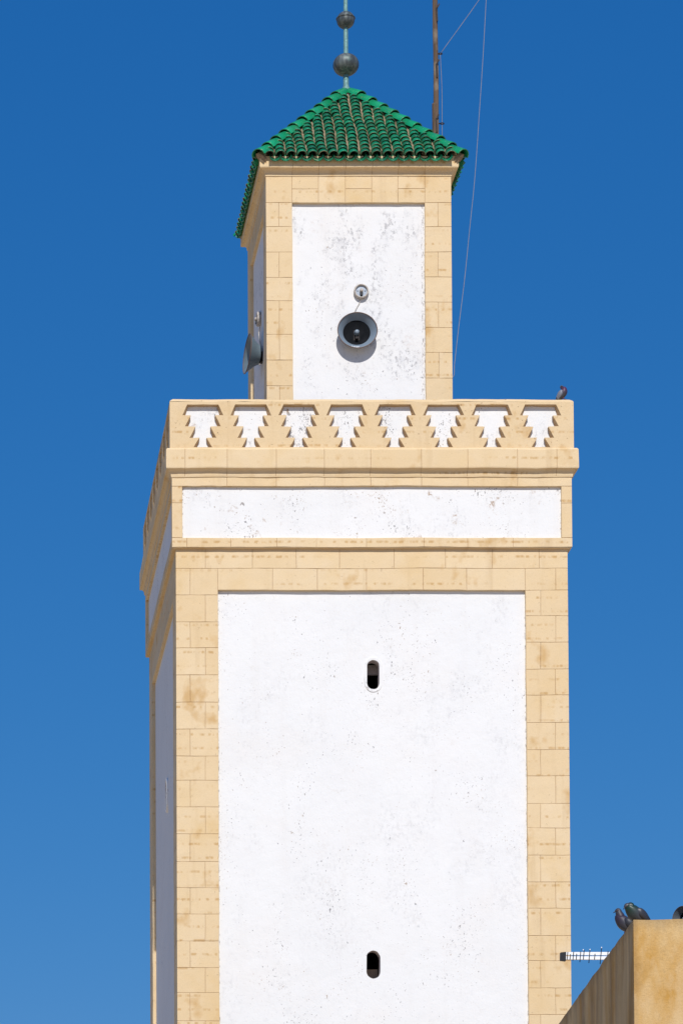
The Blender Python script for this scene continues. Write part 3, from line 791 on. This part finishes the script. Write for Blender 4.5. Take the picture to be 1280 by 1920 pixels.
def fitting(name, label, c, M4):
    root = empty(name, c, label, 'light fitting', 'loudspeakers and light fittings on the turret')
    mb = MB(); mb.lathe([(0.0, 0.0), (0.104, 0.0), (0.112, 0.012), (0.113, 0.045), (0.106, 0.062), (0.096, 0.066), (0.088, 0.060), (0.086, 0.035)], M4, 32); mb.build('ring', M['fitting'], root)
    mb = MB(); mb.lathe([(0.087, 0.034), (0.05, 0.037), (0.0, 0.038)], M4, 28); mb.build('back_plate', M['lens'], root)
    R3 = M4.to_3x3()
    mb = MB(); mb.lathe([(0.026, 0.0), (0.026, 0.05), (0.02, 0.06), (0.0, 0.062)], M4 @ Matrix.Translation((0.0, 0.0, 0.036)), 16); mb.build('socket', M['fitting'], root)
    mb = MB(); mb.box(M4 @ Vector((0, -0.052, 0.062)), (0.034, 0.045, 0.042) , R3); mb.build('clip', M['black'], root)
    for sx in (-1, 1):
        mb = MB(); mb.lathe([(0.0, 0.044), (0.007, 0.044), (0.007, 0.036)], M4 @ Matrix.Translation((0.056*sx, 0.004, 0)), 8); mb.build('screw', M['black'], root)
    return root
fc = P(677, 546, mountY-0.03); fc.y = mountY
fitting('light_fitting', 'round pale light fitting above the horn on the white front panel', fc, Matrix.Translation(fc) @ Matrix.Rotation(R(90), 4, 'X'))
lf = at_x(485, 598, LX-0.03); lf.x = LX
fitting('light_fitting', 'round pale light fitting above the horn on the shaded left side of the turret', lf, Matrix.Translation(lf) @ Matrix.Rotation(R(-90), 4, 'Y') @ Matrix.Rotation(R(90), 4, 'Z') @ Matrix.Rotation(R(180), 4, 'Z') )
def cable(name, label, pts, r, mat='cable', cat='cable', grp=None, smooth=6):
    P_ = [Vector(p) for p in pts]; out = []
    for i in range(len(P_)-1):
        p0, p1, p2, p3 = P_[max(i-1, 0)], P_[i], P_[i+1], P_[min(i+2, len(P_)-1)]
        for s in range(smooth):
            t = s/smooth
            out.append(0.5*((2*p1)+(p2-p0)*t+(2*p0-5*p1+4*p2-p3)*t*t+(3*p1-p0-3*p2+p3)*t**3))
    out.append(P_[-1]); mb = MB(); mb.tube(out, r, 6); o = mb.build(name, M[mat]); return tag(o, label, cat, grp)
q = lambda px, py, off: P(px, py, mountY-off)
cable('cable', 'thin pale cable hanging from the front light fitting to the horn below', [q(676, 558, .02), q(673.5, 568, .012), q(669, 576, .012), q(665, 584, .02), q(664, 590, .012)], 0.006)
ql = lambda px, py, off: at_x(px, py, LX-off)
cable('cable', 'thick pale cable hanging from the side light fitting to the side horn', [ql(486.5, 612, .03), ql(486.5, 618, .03), ql(485.2, 625, .04), ql(487.5, 640, .03), ql(489.5, 655, .02), ql(489.2, 672, .02), ql(486.5, 684, .05)], 0.011)

# ------------------------------------------------------------------ pole with ropes behind the turret
PY = TY+HT+0.75
pole = empty('wooden_pole', (P(815, 300, PY).x, PY, fl+0.05), 'tall weathered wooden pole with iron steps rising behind the green roof', 'pole')
x0 = P(817, 260, PY); x1 = P(814.5, -90, PY); bot = Vector((x0.x+0.02, PY, fl+0.05))
mb = MB(); pts = [bot + (x1-bot)*i/30 for i in range(31)]
pts = [p+Vector((nz(p, 0.008, 1.2), 0, 0)) for p in pts]
mb.tube(pts, [0.052-0.012*i/30+nz(p, 0.003, 3) for i, p in enumerate(pts)], 12); mb.build('post', M['wood'], pole)
mb = MB(); cpos = P(815.5, 194, PY); mb.lathe([(0.050, -0.5), (0.052, -0.02), (0.052, 0.0), (0.04, 0.004)], Matrix.Translation((cpos.x, PY, cpos.z)), 12); mb.build('sleeve', M['wood'], pole)
for (px, py) in ((817.5, 14), (817, 119), (816.5, 222)):
    a = P(px, py, PY-0.05); mb = MB()
    mb.box(a+Vector((0.03, 0, 0.03)), (0.022, 0.02, 0.09), Matrix.Rotation(R(28), 3, 'Y')); mb.box(a+Vector((0.012, 0, -0.11)), (0.024, 0.02, 0.22), Matrix.Rotation(R(-2), 3, 'Y'))
    mb.build('step_bracket', M['iron'], pole)
def ring_eye(px, py):
    a = P(px, py, PY); mb = MB(); pts = [a+Vector((0.032*math.cos(t), 0.0, 0.012*math.sin(t))) for t in [i*math.pi/6 for i in range(13)]]
    mb.tube(pts, 0.008, 6, False); mb.tube([a+Vector((-0.03, 0, 0)), a+Vector((-0.07, 0, 0))], 0.009, 6); mb.build('rope_eye', M['iron'], pole)
    return a
e1 = ring_eye(825, 100); e2 = ring_eye(828.5, 231)
spar_l, spar_r = P(814, -75, PY), P(965, -90, PY)
mb = MB(); mb.tube([spar_l, spar_r], 0.03, 8); mb.build('crossarm', M['wood'], pole)
cable('rope', 'pale rope slanting up from the upper iron eye of the pole', [e1, P(897, 0, PY), P(950, -80, PY)], 0.0046, 'rope', 'rope', 'ropes by the wooden pole')
cable('rope', 'pale rope hanging straight down beside the wooden pole', [e1, P(828, 165, PY), e2, P(829, 300, PY), P(829, 420, PY)], 0.0044, 'rope', 'rope', 'ropes by the wooden pole')
lp = []
for (px, py) in ((916, -85), (911, 0), (905.5, 100), (899, 200), (890, 330), (880, 430), (871, 520), (860, 610), (852, 680), (849.2, 706)):
    f_ = (py+85)/791; lp.append(P(px, py, PY+(2.6-PY)*f_))
lp.append(Vector((HT+0.03, 2.6, lp[-1].z-0.05)))
cable('rope', 'long thin rope curving down the sky to the right edge of the turret', lp, 0.0044, 'rope', 'rope', 'ropes by the wooden pole')
mb = MB(); a = lp[-1]; mb.tube([a+Vector((-0.02, 0, 0)), a+Vector((0.03, 0, 0)), a+Vector((0.035, 0, 0.05))], 0.009, 6)
tag(mb.build('iron_hook', M['iron']), 'small dark iron hook holding the long rope at the turret edge', 'hook')

# ------------------------------------------------------------------ nearer house at lower right
YB = -14.5; cor = P(1187, 1724, YB); yaw = R(4.5)
house = empty('ochre_building', (cor.x, cor.y, 0), 'nearer ochre rendered building with a streaked brown side wall at lower right', 'building')
RB = Matrix.Rotation(-yaw, 3, 'Z')
def hb(x, y, z): return cor + RB @ Vector((x, y, z))
mb = MB()
def wobtop(x, y): return nz((x*3+40, y*3, 2), 0.004, 2.0)+nz((x, y, 7), 0.008, 11)+nz((x, y, 1), 0.005, 31)
WX, WY = 9.0, 11.0; H0 = cor.z
def wallstrip(pa, pb, n):
    g = []
    for i in range(n+1):
        x = pa[0]+(pb[0]-pa[0])*i/n; y = pa[1]+(pb[1]-pa[1])*i/n
        zt_ = wobtop(x, y); col = []
        for z in [zt_-0.006, zt_-0.05, -0.2, -0.6, -1.5, -H0]:
            bulge = nz((x*2, y*2, z*2), 0.012, 1.0)
            off = (0, bulge, 0) if pa[1] == pb[1] else (bulge, 0, 0)
            if i in (0, n): off = (0, 0, 0)
            col.append(mb.vert(Vector((x+off[0], y+off[1], z))))
        g.append(col)
    for a, c in zip(g, g[1:]):
        for j in range(5): mb.face([a[j], a[j+1], c[j+1], c[j]])
    return [c[0] for c in g]
t1 = wallstrip((0, 0), (WX, 0), 60); t2 = wallstrip((0, WY), (0, 0), 70); t3 = wallstrip((WX, 0), (WX, WY), 10); t4 = wallstrip((WX, WY), (0, WY), 10)
# coping 0.22 wide then inner face down to the roof slab
def inner(ts, dx, dy):
    rows = []
    for v in ts:
        p = Vector(mb.v[v]); a = mb.vert((min(max(p.x, 0.22), WX-0.22) if dx == 0 else p.x+dx, min(max(p.y, 0.22), WY-0.22) if dy == 0 else p.y+dy, p.z+0.012)); 
        b_ = mb.vert((mb.v[a][0], mb.v[a][1], -0.35)); rows.append((v, a, b_))
    for p, q_ in zip(rows, rows[1:]): mb.face([p[0], q_[0], q_[1], p[1]]); mb.face([p[1], q_[1], q_[2], p[2]])
inner(t1, 0, 0.22); inner(t2, 0.22, 0); inner(t3, -0.22, 0); inner(t4, 0, -0.22)
hm = MB(); hm.v = mb.v; hm.f = mb.f; hm.a = mb.a; hm.sm = mb.sm
me_o = hm.build('wall', M['ochre'])
me_o.matrix_world = Matrix.Translation(cor) @ RB.to_4x4(); me_o.parent = house; me_o.matrix_parent_inverse = house.matrix_world.inverted()
mb = MB(); ids = [mb.vert(hb(x, y, -0.34)) for x, y in ((0.2, 0.2), (WX-0.2, 0.2), (WX-0.2, WY-0.2), (0.2, WY-0.2))]; mb.face(ids); mb.build('flat_roof', M['concrete'], house)

# grey horn on the house roof, cut by the frame edge
hp = P(1277, 1723, YB+0.45); gh = empty('horn_loudspeaker', (hp.x, hp.y, hb(0, 0, -0.33).z), 'dark grey round horn behind the ochre wall top at the right frame edge', 'loudspeaker')
M4 = Matrix.Translation((hp.x, hp.y, hp.z)) @ Matrix.Rotation(R(-58), 4, 'Z') @ Matrix.Rotation(R(90), 4, 'X')
horn(gh, M4, 0.125, 0.19, 'horn_dark')
mb = MB(); mb.tube([(hp.x+0.05, hp.y+0.03, hp.z-0.02), (hp.x+0.05, hp.y+0.03, hb(0, 0, -0.33).z)], 0.015, 8); mb.build('stand', M['iron'], gh)

# ------------------------------------------------------------------ aerial
YA = -11.3; aa = P(1140, 1793.5, YA); s_ = P(1, 1793, YA).x-P(0, 1793, YA).x
ax_ = lambda px, py, dy=0.0: P(px, py, YA+dy)
aer = empty('television_aerial', (ax_(1172, 1793).x, YA, hb(0, 0, -0.33).z), 'white twin boom aerial with a black end cap pointing left from behind the ochre building', 'aerial')
for (ya, yb) in ((1786.3, 1791.8), (1794.2, 1800.2)):
    mb = MB(); a, c = ax_(1059, ya), ax_(1180, yb); mb.box((a+c)/2, (c.x-a.x, 0.03, a.z-c.z)); mb.build('boom', M['alu'], aer)
mb = MB(); a, c = ax_(1050.8, 1785.5), ax_(1061, 1801)
v = [ax_(1050.8, 1786.5, -.028), ax_(1061, 1785.4, -.028), ax_(1060.5, 1802.2, -.028), ax_(1050.8, 1801, -.028)]
vb = [p+Vector((0, 0.056, 0)) for p in v]; ids = [mb.vert(p) for p in v+vb]
for f in ((3,2,1,0), (4,5,6,7), (0,1,5,4), (1,2,6,5), (2,3,7,6), (3,0,4,7)): mb.face([ids[i] for i in f])
mb.build('end_cap', M['black'], aer)
els = [(1063.5, 1786, 1800), (1068.6, 1790, 1800), (1074.3, 1785.5, 1802), (1080.3, 1789, 1800), (1087.5, 1784.6, 1804.8), (1094, 1782.5, 1800), (1104.5, 1782, 1806.5), (1114.6, 1789, 1800), (1126, 1778, 1808.5), (1138.6, 1784, 1806), (1152, 1776, 1811), (1166, 1774, 1813)]
for (px, ya, yb) in els:
    mb = MB(); lean = (yb-ya)*0.045; mb.tube([ax_(px+lean, ya, -.02), ax_(px, (ya+yb)/2, -.02), ax_(px-lean, yb, -.02)], 0.0045, 6); e = mb.build('element', M['iron'], aer)
for px, py in ((1127.3, 1777.5), (1093, 1782), (1105.6, 1781.3)):
    mb = MB(); p = ax_(px, py, -.02); mb.lathe([(0.0, -0.008), (0.006, -0.006), (0.006, 0.006), (0.0, 0.008)], Matrix.Translation(p), 8); mb.build('tip', M['alu'], aer)
mb = MB(); p = ax_(1174, 1793, 0.03); mb.tube([p+Vector((0, 0, 0.06)), (p.x, p.y, hb(0, 0, -0.33).z)], 0.02, 10); mb.build('mast', M['alu'], aer)

# ------------------------------------------------------------------ pigeons
def m_bird(name):
    n = N(name); at = n.attr()      # r: neck sheen, g: light to dark
    k = n.noise(60, 4, 0.6)
    col = n.mix(at[1], (0.014, 0.014, 0.019), (0.22, 0.235, 0.28))
    col = n.mix(n.ramp(k, 0.4, 0.7, 0, 0.35), col, (0.03, 0.03, 0.04))
    return n, col, at
n, col, at = m_bird('pigeon_feathers'); col = n.mix(n.math('MULTIPLY', at[0], 1.0), col, (0.075, 0.018, 0.06)); M['bird_purple'] = n.done(col, 0.5, 0.0, 0.4)
n, col, at = m_bird('dark_pigeon_feathers'); col = n.mix(n.math('MULTIPLY', at[0], 0.7), col, (0.035, 0.018, 0.035)); M['bird_dark'] = n.done(col, 0.5, 0.0, 0.4)
n, col, at = m_bird('pigeon_feathers_green'); col = n.mix(n.math('MULTIPLY', at[0], 0.9), col, (0.006, 0.035, 0.022)); M['bird_green'] = n.done(col, 0.45, 0.0, 0.45)
M['leg'] = m_plain('pigeon_leg', (0.12, 0.03, 0.03), 0.7); M['eye'] = m_plain('pigeon_eye', (0.25, 0.06, 0.01), 0.2)
M['beak'] = m_plain('pigeon_beak', (0.03, 0.028, 0.03), 0.4); M['cere'] = m_plain('pigeon_cere', (0.7, 0.68, 0.66), 0.6)
def catmull(K, n=5):
    out = []
    for i in range(len(K)-1):
        p0, p1, p2, p3 = K[max(i-1, 0)], K[i], K[i+1], K[min(i+2, len(K)-1)]
        for s in range(n):
            t = s/n; out.append([0.5*((2*b_)+(c-a)*t+(2*a-5*b_+4*c-d)*t*t+(3*b_-a-3*c+d)*t**3) for a, b_, c, d in zip(p0, p1, p2, p3)])
    out.append(list(K[-1])); return out
def pigeon(loc, label, M3, neck, head, beakdir, mat, wing_tone, scale=1.0, sit=0.0, fat=1.0):
    """local x forward, z up. neck, head: joint positions. M3 turns the bird on its perch."""
    root = empty('pigeon', loc, label, 'pigeon')
    T_ = lambda p: Vector(loc) + (M3 @ Vector(p))*scale - Vector((0, 0, sit))
    neck = Vector(neck); head = Vector(head); bd = Vector(beakdir).normalized()
    K = [ # x, y, z, half width, half height, sheen, tone
        (-0.195, 0, 0.020, 0.020, 0.004, 0, 0.05), (-0.15, 0, 0.035, 0.024, 0.008, 0, 0.2), (-0.10, 0, 0.060, 0.030, 0.022, 0, 0.45),
        (-0.05, 0, 0.082, 0.046, 0.042, 0, 0.35), (0.005, 0, 0.098, 0.056, 0.054, 0, 0.25), (0.05, 0, 0.118, 0.054, 0.054, 0.35, 0.15),
        (neck.x*0.75+0.02, neck.y*0.5, (0.125+neck.z)/2+0.006, 0.042, 0.043, 1.0, 0.1), (neck.x, neck.y, neck.z, 0.033, 0.035, 0.9, 0.1),
        ((neck.x+head.x)/2, (neck.y+head.y)/2, (neck.z+head.z)/2, 0.026, 0.028, 0.4, 0.12),
        (head.x, head.y, head.z, 0.0215, 0.0235, 0.0, 0.15)]
    K = [(*k[:3], k[3]*fat, k[4]*fat, *k[5:]) for k in K]
    e = head+bd*0.016+Vector((0, 0, 0.004)); K.append((e.x, e.y, e.z, 0.0165, 0.0175, 0, 0.15)); e = head+bd*0.026+Vector((0, 0, 0.002)); K.append((e.x, e.y, e.z, 0.007, 0.008, 0, 0.15))
    pts = catmull(K, 5); mb = MB(); rings = []; n = 14
    for i, k in enumerate(pts):
        p = Vector(k[:3]); a, c = Vector(pts[max(i-1, 0)][:3]), Vector(pts[min(i+1, len(pts)-1)][:3]); d = (c-a).normalized()
        sd = Vector((0, 1, 0)); sd = (sd-d*sd.dot(d)).normalized(); up = d.cross(sd)*-1
        rings.append([mb.vert(T_(p+sd*math.cos(t)*max(k[3], .003)+up*math.sin(t)*max(k[4], .003)), min(1, max(0, k[5])), min(1, max(0, k[6]))) for t in [q_*2*math.pi/n for q_ in range(n)]])
    for i in range(len(rings)-1):
        for q_ in range(n): mb.face([rings[i][q_], rings[i][(q_+1) % n], rings[i+1][(q_+1) % n], rings[i+1][q_]], True)
    mb.face(rings[0][::-1]); mb.face(rings[-1])
    mb.build('body', mat, root)
    for sy in (-1, 1):
        mb = MB(); W = [(0.055, 0.036, 0.128, 0.010, 0.020), (0.02, 0.050, 0.118, 0.016, 0.038), (-0.03, 0.048, 0.098, 0.014, 0.040), (-0.08, 0.034, 0.074, 0.011, 0.030), (-0.125, 0.020, 0.052, 0.008, 0.018), (-0.168, 0.008, 0.036, 0.004, 0.007)]
        rg = []
        for i, k in enumerate(catmull(W, 3)):
            f_ = i/15.0; tn = wing_tone if f_ < 0.55 else (0.03 if f_ < 0.64 else (wing_tone*0.85 if f_ < 0.76 else 0.02))
            rg.append([mb.vert(T_((k[0], sy*k[1]*fat+math.cos(t)*k[3]*fat, k[2]+math.sin(t)*k[4])), 0, tn) for t in [q_*2*math.pi/10 for q_ in range(10)]])
        for i in range(len(rg)-1):
            for q_ in range(10): mb.face([rg[i][q_], rg[i][(q_+1) % 10], rg[i+1][(q_+1) % 10], rg[i+1][q_]], True)
        mb.face(rg[0][::-1]); mb.face(rg[-1]); mb.build('wing', mat, root)
    b0 = head+bd*0.022; mb = MB(); mb.tube([T_(b0), T_(b0+bd*0.012+Vector((0, 0, -0.001))), T_(b0+bd*0.024+Vector((0, 0, -0.007)))], [0.0062*scale, 0.0045*scale, 0.001], 8); mb.build('beak', M['beak'], root)
    mb = MB(); c_ = b0+Vector((0, 0, 0.005))+bd*0.004; mb.lathe([(0, -0.004), (0.004, -0.003), (0.0055, 0), (0.004, 0.003), (0, 0.004)], Matrix.Translation(T_(c_)), 8); mb.build('cere', M['cere'], root)
    sdh = bd.cross(Vector((0, 0, 1))).normalized()
    for sy in (-1, 1):
        mb = MB(); c_ = head+bd*0.009+sdh*sy*0.0185+Vector((0, 0, 0.004)); mb.lathe([(0, -0.0045), (0.0035, -0.003), (0.0045, 0), (0.0035, 0.003), (0, 0.0045)], Matrix.Translation(T_(c_)), 8); mb.build('eye', M['eye'], root)
        mb = MB(); lx = 0.0; f0 = Vector((lx, sy*0.022, 0.06))
        wf = Vector(loc)+M3.to_quaternion() @ Vector((0.01, sy*0.022, 0))*scale
        wf.z = loc[2]+0.004
        mb.tube([T_(f0), wf], [0.008, 0.004], 6)
        for da in (-0.5, 0, 0.5, math.pi):
            fx = (M3 @ Vector((math.cos(da), math.sin(da), 0))); fx.z = 0; fx.normalize()
            mb.tube([wf, wf+fx*0.026], [0.0035, 0.002], 5)
        mb.build('leg', M['leg'], root)
    return root
def orient(yawd, pitchd): return Matrix.Rotation(R(yawd), 3, 'Z') @ Matrix.Rotation(R(-pitchd), 3, 'Y')
# lone pigeon on the parapet corner
p = P(1058, 745, TY-HP+0.10); p.z = ptop+0.004
pigeon(p, 'lone grey pigeon with purple breast at the right end of the minaret parapet', orient(-28, 28), (0.068, 0, 0.165), (0.058, 0.0, 0.205), (0.55, -0.8, -0.1), M['bird_purple'], 0.85, 0.98)
# the pair on the ochre building
def on_side(px, py, back, dx=0.10):
    q_ = hb(dx, back, 0.0); q_.z += wobtop(dx, back)+0.008; return q_
pigeon(on_side(0, 0, 0.74, 0.045), 'dark pigeon perched lowest on the ochre wall edge, looking left', orient(168, 8), (0.088, 0, 0.172), (0.112, 0.0, 0.216), (0.85, 0.15, -0.35), M['bird_dark'], 0.06, 1.16, sit=0.040, fat=1.14)
pigeon(on_side(0, 0, 0.34, 0.08), 'dark pigeon with green neck leaning its head behind its mate on the ochre wall', orient(198, 10), (0.092, 0, 0.160), (0.126, 0.0, 0.156), (0.75, 0.1, -0.75), M['bird_green'], 0.10, 1.16, sit=0.022, fat=1.16)
